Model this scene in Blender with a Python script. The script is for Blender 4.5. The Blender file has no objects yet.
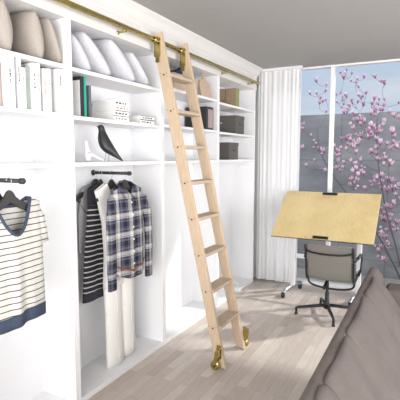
import bpy, bmesh, math, random
from mathutils import Vector, Matrix
rnd = random.Random(7)
S = bpy.context.scene
COL = S.collection
PI = math.pi

# ------------------------------------------------------------------ camera numbers (metres, Z up; cabinets stand along Y at X = 0)
FOC = 435.0; PITCH = math.atan(44/435.0); YAW = math.radians(27.75)
CAM = Vector((1.804, 0.0, 1.5))
F0 = Vector((-math.sin(YAW), math.cos(YAW), 0)); RT = Vector((math.cos(YAW), math.sin(YAW), 0))
FW = Vector((F0.x*math.cos(PITCH), F0.y*math.cos(PITCH), -math.sin(PITCH)))
UP = RT.cross(FW)
def at(px, py, axis, val):
    """measured point: the point seen at (px,py) lying on the plane axis=val"""
    d = FW + RT*((px-200)/FOC) - UP*((py-200)/FOC)
    t = (val-CAM[axis])/d[axis]
    return CAM + d*t

# ------------------------------------------------------------------ materials
def lin(c):
    def f(v):
        v /= 255.0
        return v/12.92 if v <= .04045 else ((v+.055)/1.055)**2.4
    return (f(c[0]), f(c[1]), f(c[2]), 1)
class NT:
    def __init__(s, name):
        s.m = bpy.data.materials.new(name); s.m.use_nodes = True
        s.t = s.m.node_tree; s.n = s.t.nodes; s.b = s.n['Principled BSDF']; s.o = s.n['Material Output']
    def new(s, typ, **k):
        n = s.n.new(typ)
        for a, v in k.items(): setattr(n, a, v)
        return n
    def link(s, a, b): s.t.links.new(a, b)
    def math(s, op, a, b=None):
        n = s.new('ShaderNodeMath', operation=op)
        for i, v in enumerate((a, b)):
            if v is None: continue
            if isinstance(v, (int, float)): n.inputs[i].default_value = v
            else: s.link(v, n.inputs[i])
        return n.outputs[0]
    def mix(s, f, a, b):
        n = s.new('ShaderNodeMix', data_type='RGBA')
        for i, v in ((0, f), (6, a), (7, b)):
            if isinstance(v, (int, float)): n.inputs[i].default_value = v
            elif isinstance(v, tuple): n.inputs[i].default_value = v
            else: s.link(v, n.inputs[i])
        return n.outputs[2]
    def xyz(s):
        tc = s.new('ShaderNodeTexCoord'); sp = s.new('ShaderNodeSeparateXYZ'); s.link(tc.outputs['Object'], sp.inputs[0])
        return tc.outputs['Object'], sp.outputs
    def noise(s, vec, scale, detail=3, mapping=None):
        if mapping:
            mp = s.new('ShaderNodeMapping'); mp.inputs['Scale'].default_value = mapping; s.link(vec, mp.inputs[0]); vec = mp.outputs[0]
        n = s.new('ShaderNodeTexNoise'); n.inputs['Scale'].default_value = scale; n.inputs['Detail'].default_value = detail
        s.link(vec, n.inputs['Vector']); return n.outputs['Fac']
    def bump(s, h, strength, dist=.01):
        b = s.new('ShaderNodeBump'); b.inputs['Strength'].default_value = strength; b.inputs['Distance'].default_value = dist
        s.link(h, b.inputs['Height']); s.link(b.outputs[0], s.b.inputs['Normal'])
    def ramp(s, f, stops, interp='LINEAR'):
        r = s.new('ShaderNodeValToRGB'); r.color_ramp.interpolation = interp
        e = r.color_ramp.elements
        while len(e) < len(stops): e.new(.5)
        for i, (p, c) in enumerate(stops): e[i].position = p; e[i].color = c
        s.link(f, r.inputs[0]); return r.outputs[0]
    def base(s, c):
        if isinstance(c, tuple): s.b.inputs['Base Color'].default_value = c
        else: s.link(c, s.b.inputs['Base Color'])
def mat(name, c, rough=.5, metal=0, var=0, scale=20, bump=0, mapping=None, spec=.5):
    t = NT(name); c = lin(c)
    t.b.inputs['Roughness'].default_value = rough; t.b.inputs['Metallic'].default_value = metal
    t.b.inputs['Specular IOR Level'].default_value = spec
    if var or bump:
        v, _ = t.xyz(); n = t.noise(v, scale, 3, mapping)
        if var:
            lo = tuple(x*(1-var) for x in c[:3])+(1,); hi = tuple(min(1, x*(1+var)) for x in c[:3])+(1,)
            t.base(t.ramp(n, [(.3, lo), (.7, hi)]))
        else: t.base(c)
        if bump: t.bump(n, bump)
    else: t.base(c)
    return t.m
M = {}
M['white'] = mat('white_lacquer', (236, 236, 237), .45, var=.012, scale=3, spec=.3)
M['back'] = mat('white_panel', (232, 232, 234), .55, var=.012, scale=3, spec=.25)
M['paint'] = mat('wall_paint', (226, 225, 224), .7, bump=.05, scale=60)
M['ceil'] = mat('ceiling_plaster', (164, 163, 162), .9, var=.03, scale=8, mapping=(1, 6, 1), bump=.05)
M['brass'] = mat('aged_brass', (188, 172, 108), .25, 1, var=.12, scale=30)
M['wood'] = mat('pale_birch', (202, 180, 154), .55, var=.07, scale=10, mapping=(8, 8, 1), spec=.3)
M['tread'] = mat('pale_birch_tread', (190, 170, 148), .55, var=.08, scale=10, mapping=(8, 1, 8), spec=.3)
M['screw'] = mat('dark_screw', (95, 75, 50), .4, .8)
M['black'] = mat('black_plastic', (42, 42, 45), .45, var=.1, scale=30)
M['blackm'] = mat('black_metal', (38, 38, 40), .4, .3)
M['hang'] = mat('black_wood', (50, 48, 47), .5, var=.15, scale=40)
M['steel'] = mat('steel', (190, 192, 195), .3, .9)
M['legwhite'] = mat('powder_white', (222, 222, 222), .4, .1)
M['beige'] = mat('beige_linen', (168, 159, 151), .9, var=.05, scale=120, bump=.15)
M['wpil'] = mat('white_cotton', (200, 200, 205), .9, var=.04, scale=60, bump=.15)
M['paper'] = mat('white_paper', (243, 243, 242), .7, var=.02, scale=50)
M['page'] = mat('page_edges', (236, 235, 232), .9, var=.03, scale=90, mapping=(1, 30, 1))
M['ink'] = mat('dark_ink', (60, 58, 60), .8)
M['ink2'] = mat('brown_ink', (165, 140, 115), .8)
M['tan'] = mat('tan_cover', (186, 166, 148), .7, var=.05, scale=40)
M['bluegrey'] = mat('blue_grey_cover', (150, 156, 170), .7, var=.04, scale=40)
M['sage'] = mat('sage_cover', (150, 158, 152), .7, var=.05, scale=40)
M['brown'] = mat('brown_cover', (150, 120, 92), .7, var=.06, scale=40)
M['teal'] = mat('teal_cover', (40, 165, 140), .6, var=.05, scale=40)
M['greyc'] = mat('grey_cover', (105, 105, 112), .7, var=.06, scale=40)
M['navyc'] = mat('navy_cover', (32, 42, 84), .7, var=.1, scale=40)
M['kraft'] = mat('kraft_board', (150, 128, 104), .8, var=.08, scale=25)
M['kraftedge'] = mat('green_edge', (146, 148, 96), .8)
M['felt'] = mat('grey_felt', (96, 92, 88), .95, var=.16, scale=120, bump=.3)
M['pink'] = mat('rose_label', (168, 150, 152), .8)
M['cut'] = mat('beech_board', (196, 172, 152), .6, var=.07, scale=8, mapping=(1, 1, 6))
M['ceramic'] = mat('white_ceramic', (236, 236, 238), .3)
M['bird'] = mat('black_lacquer', (40, 40, 42), .38)
M['wire'] = mat('thin_wire', (120, 120, 122), .3, .9)
M['mesh'] = mat('taupe_mesh', (128, 125, 119), .8, var=.1, scale=160, bump=.2)
M['whitecloth'] = mat('white_denim', (234, 231, 226), .9, var=.02, scale=40)
M['greycloth'] = mat('grey_knit', (172, 172, 174), .95, var=.08, scale=120, bump=.2)
M['navy'] = mat('navy_rib', (58, 68, 88), .9, var=.12, scale=60, bump=.2)
M['dark'] = mat('charcoal_knit', (52, 51, 60), .95, var=.12, scale=90, bump=.2)
M['belt'] = mat('tan_leather', (132, 70, 42), .5, var=.1, scale=50)
M['bark'] = mat('grey_bark', (112, 104, 104), .9, var=.2, scale=60, bump=.4)
M['label'] = mat('hem_label', (150, 140, 132), .8)

def wood_board():
    t = NT('plywood_top'); v, o = t.xyz()
    n = t.noise(v, 3, 4, (1, 1, .6)); g = t.noise(v, 18, 2, (8, 1, 1))
    k = t.math('ADD', t.math('MULTIPLY', n, .65), t.math('MULTIPLY', g, .35))
    c = t.ramp(k, [(.3, lin((200, 176, 122))), (.52, lin((218, 196, 144))), (.72, lin((228, 208, 160)))])
    vo = t.new('ShaderNodeTexVoronoi'); vo.inputs['Scale'].default_value = 5.5; t.link(v, vo.inputs['Vector'])
    kn = t.math('LESS_THAN', vo.outputs['Distance'], .09)
    t.base(t.mix(t.math('MULTIPLY', kn, .35), c, lin((176, 140, 88)))); t.b.inputs['Roughness'].default_value = .5
    return t.m
M['ply'] = wood_board()
def floor_mat():
    t = NT('oak_strip_floor'); v, o = t.xyz()
    cb = t.new('ShaderNodeCombineXYZ'); t.link(o[1], cb.inputs[0]); t.link(o[0], cb.inputs[1])
    br = t.new('ShaderNodeTexBrick'); br.offset = .37; br.offset_frequency = 2
    t.link(cb.outputs[0], br.inputs['Vector'])
    br.inputs['Color1'].default_value = lin((186, 172, 162)); br.inputs['Color2'].default_value = lin((219, 209, 200))
    br.inputs['Mortar'].default_value = lin((160, 146, 134))
    for k, x in (('Scale', 1), ('Mortar Size', .0012), ('Mortar Smooth', .2), ('Bias', .05), ('Brick Width', .42), ('Row Height', .068)): br.inputs[k].default_value = x
    g = t.noise(v, 6, 5, (14, 1.2, 1))
    t.base(t.mix(.3, br.outputs['Color'], t.ramp(g, [(.25, lin((152, 138, 126))), (.75, lin((212, 203, 194)))])))
    t.b.inputs['Roughness'].default_value = .42; t.b.inputs['Specular IOR Level'].default_value = .35
    t.bump(br.outputs['Fac'], .08, .002)
    return t.m
M['floor'] = floor_mat()
def stripes(name, ground, stripe, period, duty, phase=0.0, slant=0.0):
    t = NT(name); v, o = t.xyz()
    z = t.math('ADD', t.math('ADD', o[2], t.math('MULTIPLY', o[1], slant)), phase)
    z = t.math('ADD', z, t.math('MULTIPLY', t.noise(v, 5, 1), .012))
    f = t.math('LESS_THAN', t.math('FRACT', t.math('DIVIDE', z, period)), duty)
    t.base(t.mix(f, lin(ground), lin(stripe))); t.b.inputs['Roughness'].default_value = .95
    t.b.inputs['Specular IOR Level'].default_value = .2
    t.bump(t.noise(v, 150, 2), .15)
    return t.m
M['tee'] = stripes('striped_jersey', (206, 202, 195), (60, 58, 60), .0292, .16)
M['knit'] = stripes('striped_knit', (54, 53, 58), (212, 212, 208), .034, .24)
def plaid():
    t = NT('plaid_flannel'); v, o = t.xyz()
    nv, bl, cr, md = lin((38, 38, 50)), lin((102, 103, 116)), lin((198, 195, 190)), lin((70, 70, 87))
    def band(x, p, ph):
        f = t.math('FRACT', t.math('DIVIDE', t.math('ADD', x, ph), p))
        return t.ramp(f, [(0, nv), (.24, bl), (.32, md), (.42, cr), (.47, bl), (.50, cr), (.68, bl), (.74, nv), (.79, bl), (.90, md)], 'CONSTANT')
    t.base(t.mix(.5, band(o[1], .118, 5.04), band(o[2], .128, 5.0))); t.b.inputs['Roughness'].default_value = .95
    t.b.inputs['Specular IOR Level'].default_value = .2
    t.bump(t.noise(v, 120, 2), .15)
    return t.m
M['plaid'] = plaid()
def sofa_mat():
    t = NT('taupe_weave'); v, o = t.xyz()
    a = t.noise(v, 260, 2); b = t.noise(v, 9, 3)
    k = t.math('ADD', t.math('MULTIPLY', a, .6), t.math('MULTIPLY', b, .4))
    t.base(t.ramp(k, [(.3, lin((100, 92, 89))), (.7, lin((122, 113, 109)))])); t.b.inputs['Roughness'].default_value = .95
    t.b.inputs['Specular IOR Level'].default_value = .15
    t.bump(a, .3, .003); return t.m
M['sofa'] = sofa_mat()
def sheer():
    t = NT('sheer_voile'); t.b.inputs['Base Color'].default_value = lin((240, 240, 241)); t.b.inputs['Roughness'].default_value = .9
    tr = t.new('ShaderNodeBsdfTranslucent'); tr.inputs[0].default_value = lin((240, 240, 242))
    mx = t.new('ShaderNodeMixShader'); mx.inputs[0].default_value = .22
    t.link(t.b.outputs[0], mx.inputs[1]); t.link(tr.outputs[0], mx.inputs[2]); t.link(mx.outputs[0], t.o.inputs[0]); return t.m
M['sheer'] = sheer()
def glass():
    t = NT('window_glass'); tr = t.new('ShaderNodeBsdfTransparent'); tr.inputs[0].default_value = (.97, .98, .985, 1)
    t.link(tr.outputs[0], t.o.inputs[0]); return t.m
M['glass'] = glass()
def concrete():
    t = NT('grey_concrete_panels'); v, o = t.xyz()
    cb = t.new('ShaderNodeCombineXYZ'); t.link(o[0], cb.inputs[0]); t.link(o[2], cb.inputs[1])
    br = t.new('ShaderNodeTexBrick'); br.offset = .5; t.link(cb.outputs[0], br.inputs['Vector'])
    br.inputs['Color1'].default_value = lin((146, 146, 149)); br.inputs['Color2'].default_value = lin((155, 155, 157)); br.inputs['Mortar'].default_value = lin((106, 107, 111))
    for k, x in (('Scale', 1), ('Mortar Size', .008), ('Brick Width', 1.3), ('Row Height', .72)): br.inputs[k].default_value = x
    n = t.noise(v, 2.2, 6, (1, 1, 2.5))
    t.base(t.mix(.45, br.outputs['Color'], t.ramp(n, [(.3, lin((122, 122, 126))), (.7, lin((184, 183, 184)))])))
    t.b.inputs['Roughness'].default_value = .9; t.bump(n, .2); return t.m
M['concrete'] = concrete()
M['deck'] = mat('pale_paving', (206, 198, 188), .9, var=.06, scale=14)
def petal():
    t = NT('magnolia_petal'); tc = t.new('ShaderNodeTexCoord'); sp = t.new('ShaderNodeSeparateXYZ'); t.link(tc.outputs['Object'], sp.inputs[0])
    c = t.ramp(sp.outputs[2], [(0.0, lin((134, 70, 110))), (.035, lin((190, 128, 168))), (.068, lin((232, 200, 222))), (.10, lin((252, 244, 250)))])
    t.base(c); t.b.inputs['Roughness'].default_value = .6; t.b.inputs['Subsurface Weight'].default_value = 0
    return t.m
M['petal'] = petal()

# ------------------------------------------------------------------ mesh builder
class MB:
    def __init__(s): s.v = []; s.f = []
    def add(s, vs, fs):
        k = len(s.v); s.v += [Vector(p) for p in vs]; s.f += [tuple(i+k for i in f) for f in fs]; return s
    def obox(s, c, ax, ay, az):
        c, ax, ay, az = map(Vector, (c, ax, ay, az))
        vs = [c+ax*i+ay*j+az*k for k in (-1, 1) for j in (-1, 1) for i in (-1, 1)]
        return s.add(vs, [(0, 2, 3, 1), (4, 5, 7, 6), (0, 1, 5, 4), (2, 6, 7, 3), (0, 4, 6, 2), (1, 3, 7, 5)])
    def box(s, x0, x1, y0, y1, z0, z1):
        return s.obox(((x0+x1)/2, (y0+y1)/2, (z0+z1)/2), ((x1-x0)/2, 0, 0), (0, (y1-y0)/2, 0), (0, 0, (z1-z0)/2))
    def loft(s, rings, cap=True, close=True):
        n = len(rings[0]); vs = [p for r in rings for p in r]; fs = []
        for i in range(len(rings)-1):
            for j in range(n if close else n-1):
                a, b = i*n+j, i*n+(j+1) % n
                fs.append((a, b, b+n, a+n))
        if cap and close:
            fs.append(tuple(range(n-1, -1, -1))); fs.append(tuple((len(rings)-1)*n+j for j in range(n)))
        return s.add(vs, fs)
    def tube(s, pts, r, n=10, sx=1.0, cap=True):
        pts = [Vector(p) for p in pts]; rings = []
        rs = r if isinstance(r, (list, tuple)) else [r]*len(pts)
        prev = None
        for i, p in enumerate(pts):
            d = (pts[min(i+1, len(pts)-1)]-pts[max(i-1, 0)]).normalized()
            if prev is None:
                u = Vector((0, 0, 1)) if abs(d.z) < .9 else Vector((1, 0, 0))
            else: u = prev
            u = (u-d*u.dot(d)).normalized(); w = d.cross(u); prev = u
            rings.append([p+(u*math.cos(2*PI*k/n)*sx+w*math.sin(2*PI*k/n))*rs[i] for k in range(n)])
        return s.loft(rings, cap)
    def prism(s, poly, axis, a, b):
        """poly: 2-D points in the other two axes (in order), extruded from a to b along axis"""
        def P(q, t):
            l = [q[0], q[1]]; l.insert(axis, t); return l
        return s.loft([[P(q, a) for q in poly], [P(q, b) for q in poly]])
    def lathe(s, prof, c, axis=2, n=20):
        rings = []
        for r, h in prof:
            ring = []
            for k in range(n):
                q = [math.cos(2*PI*k/n)*r, math.sin(2*PI*k/n)*r]; q.insert(axis, h); ring.append(Vector(c)+Vector(q))
            rings.append(ring)
        return s.loft(rings)
    def ball(s, c, rx, ry, rz, n=14, m=8):
        return s.loft([[Vector(c)+Vector((rx*math.sin(PI*i/m)*math.cos(2*PI*k/n), ry*math.sin(PI*i/m)*math.sin(2*PI*k/n), -rz*math.cos(PI*i/m))) for k in range(n)]
                       for i in [.12]+list(range(1, m))+[m-.12]])
    def build(s, name, m, parent=None, smooth=False, bevel=0, solid=0, seg=2, sub=0):
        root = Vector((0, 0, 0)); p = parent; chain = []
        while p: root += p.location; p = p.parent
        me = bpy.data.meshes.new(name); me.from_pydata([tuple(v-root) for v in s.v], [], s.f); me.materials.append(m)
        bm = bmesh.new(); bm.from_mesh(me); bmesh.ops.recalc_face_normals(bm, faces=bm.faces); bm.to_mesh(me); bm.free()
        if smooth:
            for q in me.polygons: q.use_smooth = True
        o = bpy.data.objects.new(name, me); COL.objects.link(o); o.parent = parent
        if solid:
            q = o.modifiers.new('solid', 'SOLIDIFY'); q.thickness = solid; q.offset = 0
        if bevel:
            q = o.modifiers.new('bevel', 'BEVEL'); q.width = bevel; q.segments = seg; q.limit_method = 'ANGLE'
            if not smooth and seg > 1:
                for f in me.polygons: f.use_smooth = True
                w = o.modifiers.new('wn', 'WEIGHTED_NORMAL'); w.keep_sharp = False
        if sub:
            q = o.modifiers.new('sub', 'SUBSURF'); q.levels = sub; q.render_levels = sub
        return o
def tag(o, label, cat, group=None, kind=None):
    o['label'] = label; o['category'] = cat
    if group: o['group'] = group
    if kind: o['kind'] = kind
    return o
def thing(name, loc, label, cat, group=None):
    o = bpy.data.objects.new(name, None); COL.objects.link(o); o.location = loc; o.empty_display_size = .1
    return tag(o, label, cat, group)
def struct(name, mb, m, parent=None, **k):
    o = mb.build(name, m, parent, **k); o['kind'] = 'structure'; return o
def copy_tree(o, parent=None):
    c = o.copy(); COL.objects.link(c); c.parent = parent
    for ch in list(o.children): copy_tree(ch, c)
    return c

# ------------------------------------------------------------------ room shell
CZ = 2.49; YW = 5.0; YR = -2.4; XR = 4.4; XL = -.31
struct('floor', MB().box(XL, XR, YR, YW+.1, -.12, 0), M['floor'])
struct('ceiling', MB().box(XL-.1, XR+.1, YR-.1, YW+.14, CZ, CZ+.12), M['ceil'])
struct('wall_left', MB().box(XL-.1, XL, YR, YW+.1, -.12, CZ), M['paint'])
struct('wall_right', MB().box(XR, XR+.1, YR, -.8, -.12, CZ).box(XR, XR+.1, 4.2, YW+.1, -.12, CZ).box(XR, XR+.1, -.8, 4.2, -.12, .1).box(XR, XR+.1, -.8, 4.2, 2.38, CZ), M['paint'])
wf = MB().box(XL, .22, YW, YW+.1, 0, CZ).box(3.75, XR, YW, YW+.1, 0, CZ)
struct('wall_front', wf, M['paint'])
wr = MB().box(XL, .3, YR-.1, YR, -.12, CZ).box(3.9, XR, YR-.1, YR, -.12, CZ).box(.3, 3.9, YR-.1, YR, -.12, .1).box(.3, 3.9, YR-.1, YR, 2.38, CZ)
struct('wall_rear', wr, M['paint'])
# crown cornice over the cabinets (profile in XZ, run along Y)
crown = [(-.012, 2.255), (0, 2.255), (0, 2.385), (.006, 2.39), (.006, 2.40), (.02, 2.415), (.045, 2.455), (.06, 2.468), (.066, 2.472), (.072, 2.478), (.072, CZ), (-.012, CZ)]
M['trimdim'] = mat('cornice_dimmed', (217, 215, 213), .6, var=.01, scale=3, spec=.25)  # greyer than the cabinets: dimmer light up here is put into the colour
struct('trim_1', MB().prism([(x, z) for x, z in crown], 1, YR, 4.83), M['trimdim'])
# big window: frame, mullions, panes
W = bpy.data.objects.new('window_1', None); COL.objects.link(W); W['kind'] = 'structure'; W.location = (2, YW, 0)
MBf = MB().box(.22, 3.75, YW-.02, YW+.06, 2.470, CZ).box(.22, 3.75, YW-.02, YW+.06, 0, .05).box(.22, .27, YW-.02, YW+.06, .05, 2.470).box(3.70, 3.75, YW-.02, YW+.06, .05, 2.470)
struct('window_frame', MBf, M['white'], W, bevel=.004)
for x in (.80, 2.265):
    struct('window_mullion', MB().box(x, x+.04, YW-.02, YW+.06, .05, 2.470), M['white'], W, bevel=.004)
for a, b in ((.27, .80), (.84, 2.265), (2.305, 3.70)):
    struct('window_pane', MB().box(a, b, YW+.02, YW+.026, .05, 2.470), M['glass'], W)
# assumed rear window behind the viewer, unseen, added to let the key light in
W2 = bpy.data.objects.new('assumed_rear_window', None); COL.objects.link(W2); W2['kind'] = 'structure'; W2.location = (2, YR, 0)
fr2 = MB().box(.3, 3.9, YR-.08, YR-.02, .1, .16).box(.3, 3.9, YR-.08, YR-.02, 2.32, 2.38)
for x in (.3, 2.07, 3.84): fr2.box(x, x+.06, YR-.08, YR-.02, .16, 2.32)
struct('window_frame', fr2, M['white'], W2)
W3 = bpy.data.objects.new('fill_window', None); COL.objects.link(W3); W3['kind'] = 'structure'; W3.location = (XR, 1.7, 0)  # unseen right-hand window, added to let fill light onto the cabinets
fr3 = MB().box(XR+.02, XR+.08, -.8, 4.2, .1, .16).box(XR+.02, XR+.08, -.8, 4.2, 2.32, 2.38)
for y in (-.8, .85, 2.49, 4.14): fr3.box(XR+.02, XR+.08, y, y+.06, .16, 2.32)
struct('window_frame', fr3, M['white'], W3)
# outside
struct('ground', MB().box(-9, 13, YW+.1, 15, -.34, -.24), M['deck'])
struct('garden_wall', MB().box(-9, 13, 6.62, 6.8, -.24, 2.11), M['concrete'])

# ------------------------------------------------------------------ shelving units
DX = -.27; PT = .0225
bounds = [(.905, 1.8625), (1.8625, 2.8225), (2.8225, 3.81), (3.81, 4.80)]
ulab = ['white shelving unit with the striped tee and beige cushions, nearest the viewer', 'white shelving unit holding the black bird and plaid shirt',
        'white shelving unit right behind the ladder, its lower half empty', 'white shelving unit next to the curtain, with grey felt boxes']
SH = [[2.003, 1.735, 1.462], [2.0, 1.73, 1.462], [2.03, 1.742, 1.462], [2.016, 1.734, 1.462]]
RODY = {0: (1.39, .155), 1: (2.34, .05)}
for i, (y0, y1) in enumerate(bounds):
    t = thing('shelving_unit', ((DX)/2, (y0+y1)/2, 0), ulab[i], 'shelving', 'white shelving units along the wall')
    e = .0004
    MB().box(DX-.018, DX, y0+PT, y1-PT, 0, 2.27).build('back_panel', M['back'], t)
    MB().box(DX-.018, 0, y0+e, y0+PT, 0, 2.2545).build('side_panel', M['white'], t, bevel=.0015)
    MB().box(DX-.018, 0, y1-PT, y1-e, 0, 2.2545).build('side_panel', M['white'], t, bevel=.0015)
    MB().box(DX-.018, -.0125, y0+PT, y1-PT, 2.255, 2.27).build('top_panel', M['white'], t)
    MB().box(DX, -.001, y0+PT, y1-PT, 0, .035).build('bottom_panel', M['white'], t, bevel=.0015)
    for z in SH[i]:
        MB().box(DX, -.003, y0+PT, y1-PT, z-.022, z).build('shelf', M['white'], t, bevel=.0015)
    if i in RODY:
        ry, rx = RODY[i]
        rod = MB().tube([(DX, ry, 1.385), (rx-.015, ry, 1.385)], .0105, 14).build('hanging_rod', M['hang'], t, True)
        MB().lathe([(.009, 0), (.0145, .001), (.0145, .02), (.012, .024), (.004, .026)], (rx-.02, ry, 1.385), 0, 16).build('end_cap', M['hang'], rod, True)
        MB().lathe([(.02, 0), (.02, .006), (.011, .009)], (DX, ry, 1.385), 0, 16).build('wall_flange', M['hang'], rod, True)

# ------------------------------------------------------------------ brass rail
t = thing('ladder_rail', (.06, 2.6, 2.31), 'long brass ladder rail running under the cornice', 'rail')
MB().tube([(.06, -1.2, 2.31), (.06, 4.70, 2.31)], .0165, 18).build('rail_tube', M['brass'], t, True)
MB().lathe([(.0165, 0), (.021, .002), (.021, .02), (.017, .024), (.006, .026)], (.06, 4.695, 2.31), 1, 18).build('rail_end_cap', M['brass'], t, True)
for y in (.2, 1.45, 2.30, 3.87, 4.55):
    b = MB().tube([(0, y, 2.285), (.055, y, 2.285)], .006, 10).tube([(.055, y-.012, 2.29), (.055, y+.012, 2.29)], .008, 12)
    b.lathe([(.012, .0005), (.012, .004), (.008, .006)], (0, y, 2.285), 0, 16)
    b.build('rail_bracket', M['brass'], t, True)

# ------------------------------------------------------------------ ladder
t = thing('library_ladder', (.55, 2.86, 0), 'tall pale birch ladder leaning on the brass rail', 'ladder')
def lx(z): return .045+(2.355-z)*(.562-.045)/2.355       # centre line of the stile
sw = .040
def stile(y0, y1):
    poly = [(lx(0)-sw, .03), (lx(0)+sw-.003, .004), (lx(2.36)+sw, 2.375), (lx(2.36)-sw+.004, 2.352), (lx(2.336)-sw, 2.336),
            (.0788, 2.336), (.0788, 2.285), (.075, 2.27), (lx(2.26)-sw, 2.27)]
    o = MB().prism(poly, 1, y0, y1).build('stile', M['wood'], t, bevel=.002)
    return o
LY = (2.672, 2.704); RY = (3.030, 3.062)
st = [stile(*LY), stile(*RY)]
tz = [2.085-.2552*i for i in range(8)]
for i, z in enumerate(tz):
    x = lx(z)
    MB().box(x-.05, x+.052, LY[1]-.004, RY[0]+.004, z-.024, z).build('tread', M['tread'], t, bevel=.004)
    for k, y in ((0, LY[0]), (1, RY[0])):
        if k: continue
        MB().lathe([(.0062, -.003), (.0062, .001)], (x+.004, y, z-.012), 1, 12).build('screw', M['screw'], st[0])
        [MB().lathe([(.003, -.002), (.003, .001)], (x+q, y, z-.002), 1, 8).build('pin', M['screw'], st[0]) for q in (-.026, .03)]
def hook(ya, face):
    # U-shaped brass strap lying in the notch and over the rail
    xb = .06; b = MB()
    outer = [(.082, 2.20), (.082, 2.315)] + [(xb+.026*math.cos(a), 2.313+.026*math.sin(a)) for a in [PI*k/8 for k in range(9)]] + [(.034, 2.20)]
    inner = [(.042, 2.20)] + [(xb+.0185*math.cos(a), 2.313+.0185*math.sin(a)) for a in [PI*(8-k)/8 for k in range(9)]] + [(.072, 2.315), (.072, 2.20)]
    ring = outer+inner
    b.prism(ring, 1, ya, ya+.012)
    o = b.build('rail_hook', M['brass'], t)
    MB().box(.046, .076, ya+.001, ya+.006, 2.16, 2.292).build('hook_plate', M['brass'], o)
    MB().tube([(.06, ya-.045, 2.31), (.06, ya-.018, 2.31)], .0205, 16).build('rail_collar', M['brass'], o, True)
hook(LY[0]-.012, 0); hook(RY[0]-.012, 0)
def caster(cx, y, sgn):
    yo = lambda d: y+sgn*d
    plate = [(cx+.0, .175), (cx+.03, .172), (cx+.036, .15), (cx+.034, .075), (cx+.004, .065), (cx-.006, .10), (cx-.004, .15)]
    o = MB().prism(plate, 1, *sorted((y, yo(.006)))).build('foot_bracket', M['brass'], t, bevel=.002)
    for d in (.008, .044):        # fork cheeks
        f = [(cx+.026, .150), (cx+.030, .11), (cx+.020, .06), (cx+.012, .030), (cx-.010, .028), (cx-.014, .045), (cx-.004, .085), (cx+.004, .145)]
        MB().prism(f, 1, *sorted((yo(d), yo(d+.005)))).build('fork_cheek', M['brass'], o, bevel=.0015)
    MB().prism([(cx+.026, .150), (cx+.030, .11), (cx+.022, .085), (cx+.0, .085), (cx+.004, .145)], 1, *sorted((yo(.006), yo(.044)))).build('fork_block', M['brass'], o, bevel=.006, seg=3)
    MB().lathe([(.012, -.0145), (.031, -.012), (.0355, -.005), (.0355, .005), (.031, .012), (.012, .0145)], (cx, yo(.0285), .0365), 1, 26).build('roller_wheel', M['brass'], o, True)
    MB().lathe([(.007, -.026), (.009, -.024), (.009, .024), (.007, .026)], (cx, yo(.0285), .0365), 1, 12).build('axle', M['screw'], o)
caster(lx(.03)-.02, LY[0]-.0005, -1); caster(lx(.03)+.02, RY[1]+.0005, 1)

# ------------------------------------------------------------------ cushions
def cushion(mb, c, a, b, n, la, lb, th, pw=2.0, seed=0):
    c, a, b, n = Vector(c), Vector(a).normalized(), Vector(b).normalized(), Vector(n).normalized()
    r = random.Random(seed); N = 22; ph = [r.uniform(0, 6) for _ in range(4)]
    def P(u, v, s):
        d = max(0, (1-abs(u)**pw)*(1-abs(v)**pw))**.5
        pu = u*(1-.10*abs(v)**3.0); pv = v*(1-.10*abs(u)**3.0)
        wr = 1+.05*math.sin(5*u+ph[0])*math.sin(4*v+ph[1])
        return c+a*(pu*la/2)+b*(pv*lb/2)+n*(s*d*th/2*wr)
    for s in (1, -1):
        mb.add([P(-1+2*i/N, -1+2*j/N, s) for j in range(N+1) for i in range(N+1)],
               [(j*(N+1)+i, j*(N+1)+i+1, (j+1)*(N+1)+i+1, (j+1)*(N+1)+i) for j in range(N) for i in range(N)])
    return P
def make_cushion(tip, zb, phi, L, depth, th, m, label, group, cat='cushion', twist=0, seed=0, x=None):
    """tip: Y of the bottom front corner; leans back towards -Y by phi"""
    b = Vector((0, -math.sin(phi), math.cos(phi))); n = Vector((0, math.cos(phi), math.sin(phi))); a = Vector((1, 0, 0))
    xc = (-.012-depth/2) if x is None else x
    c = Vector((xc, tip, zb+.006))+b*(L/2)
    mb = MB(); P = cushion(mb, c, a, b, n, depth, L, th, seed=seed)
    dz = zb+.001-min(v.z for v in mb.v)
    for v in mb.v: v.z += dz
    t = thing('cushion', (xc, tip, zb), label, cat, group)
    o = mb.build('cushion_cover', m, t, True)
    bm = bmesh.new(); bm.from_mesh(o.data); bmesh.ops.remove_doubles(bm, verts=bm.verts, dist=1e-5); bmesh.ops.recalc_face_normals(bm, faces=bm.faces); bm.to_mesh(o.data); bm.free()
    K = 24; e = [(-1+2*i/K, -1) for i in range(K)]+[(1, -1+2*i/K) for i in range(K)]+[(1-2*i/K, 1) for i in range(K)]+[(-1, 1-2*i/K) for i in range(K)]
    pts = [P(u, v, 1)+Vector((0, 0, dz)) for u, v in e]; pts.append(pts[0])
    MB().tube(pts, .0022, 6).build('piping', m, t, True)
    return t
R = math.radians
zA = 2.003; zB = 2.0
make_cushion(1.50, zA, R(8), .245, .25, .13, M['beige'], 'beige linen cushion at the near end of the top shelf, cut by the photo edge', 'beige cushions on the top shelf', seed=1)
make_cushion(1.70, zA, R(10), .25, .25, .125, M['beige'], 'beige linen cushion in the middle of the three on the top shelf', 'beige cushions on the top shelf', seed=2)
make_cushion(1.838, zA, R(22), .255, .25, .075, M['beige'], 'slimmer beige cushion leaning behind the others, next to the upright panel', 'beige cushions on the top shelf', seed=3)
make_cushion(2.075, zB, R(40), .25, .25, .10, M['wpil'], 'white cushion on the top shelf, closest to the left upright panel', 'white cushions above the bird', seed=4)
make_cushion(2.27, zB, R(50), .34, .25, .12, M['wpil'], 'white cushion second from the left in the leaning row', 'white cushions above the bird', seed=5)
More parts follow.
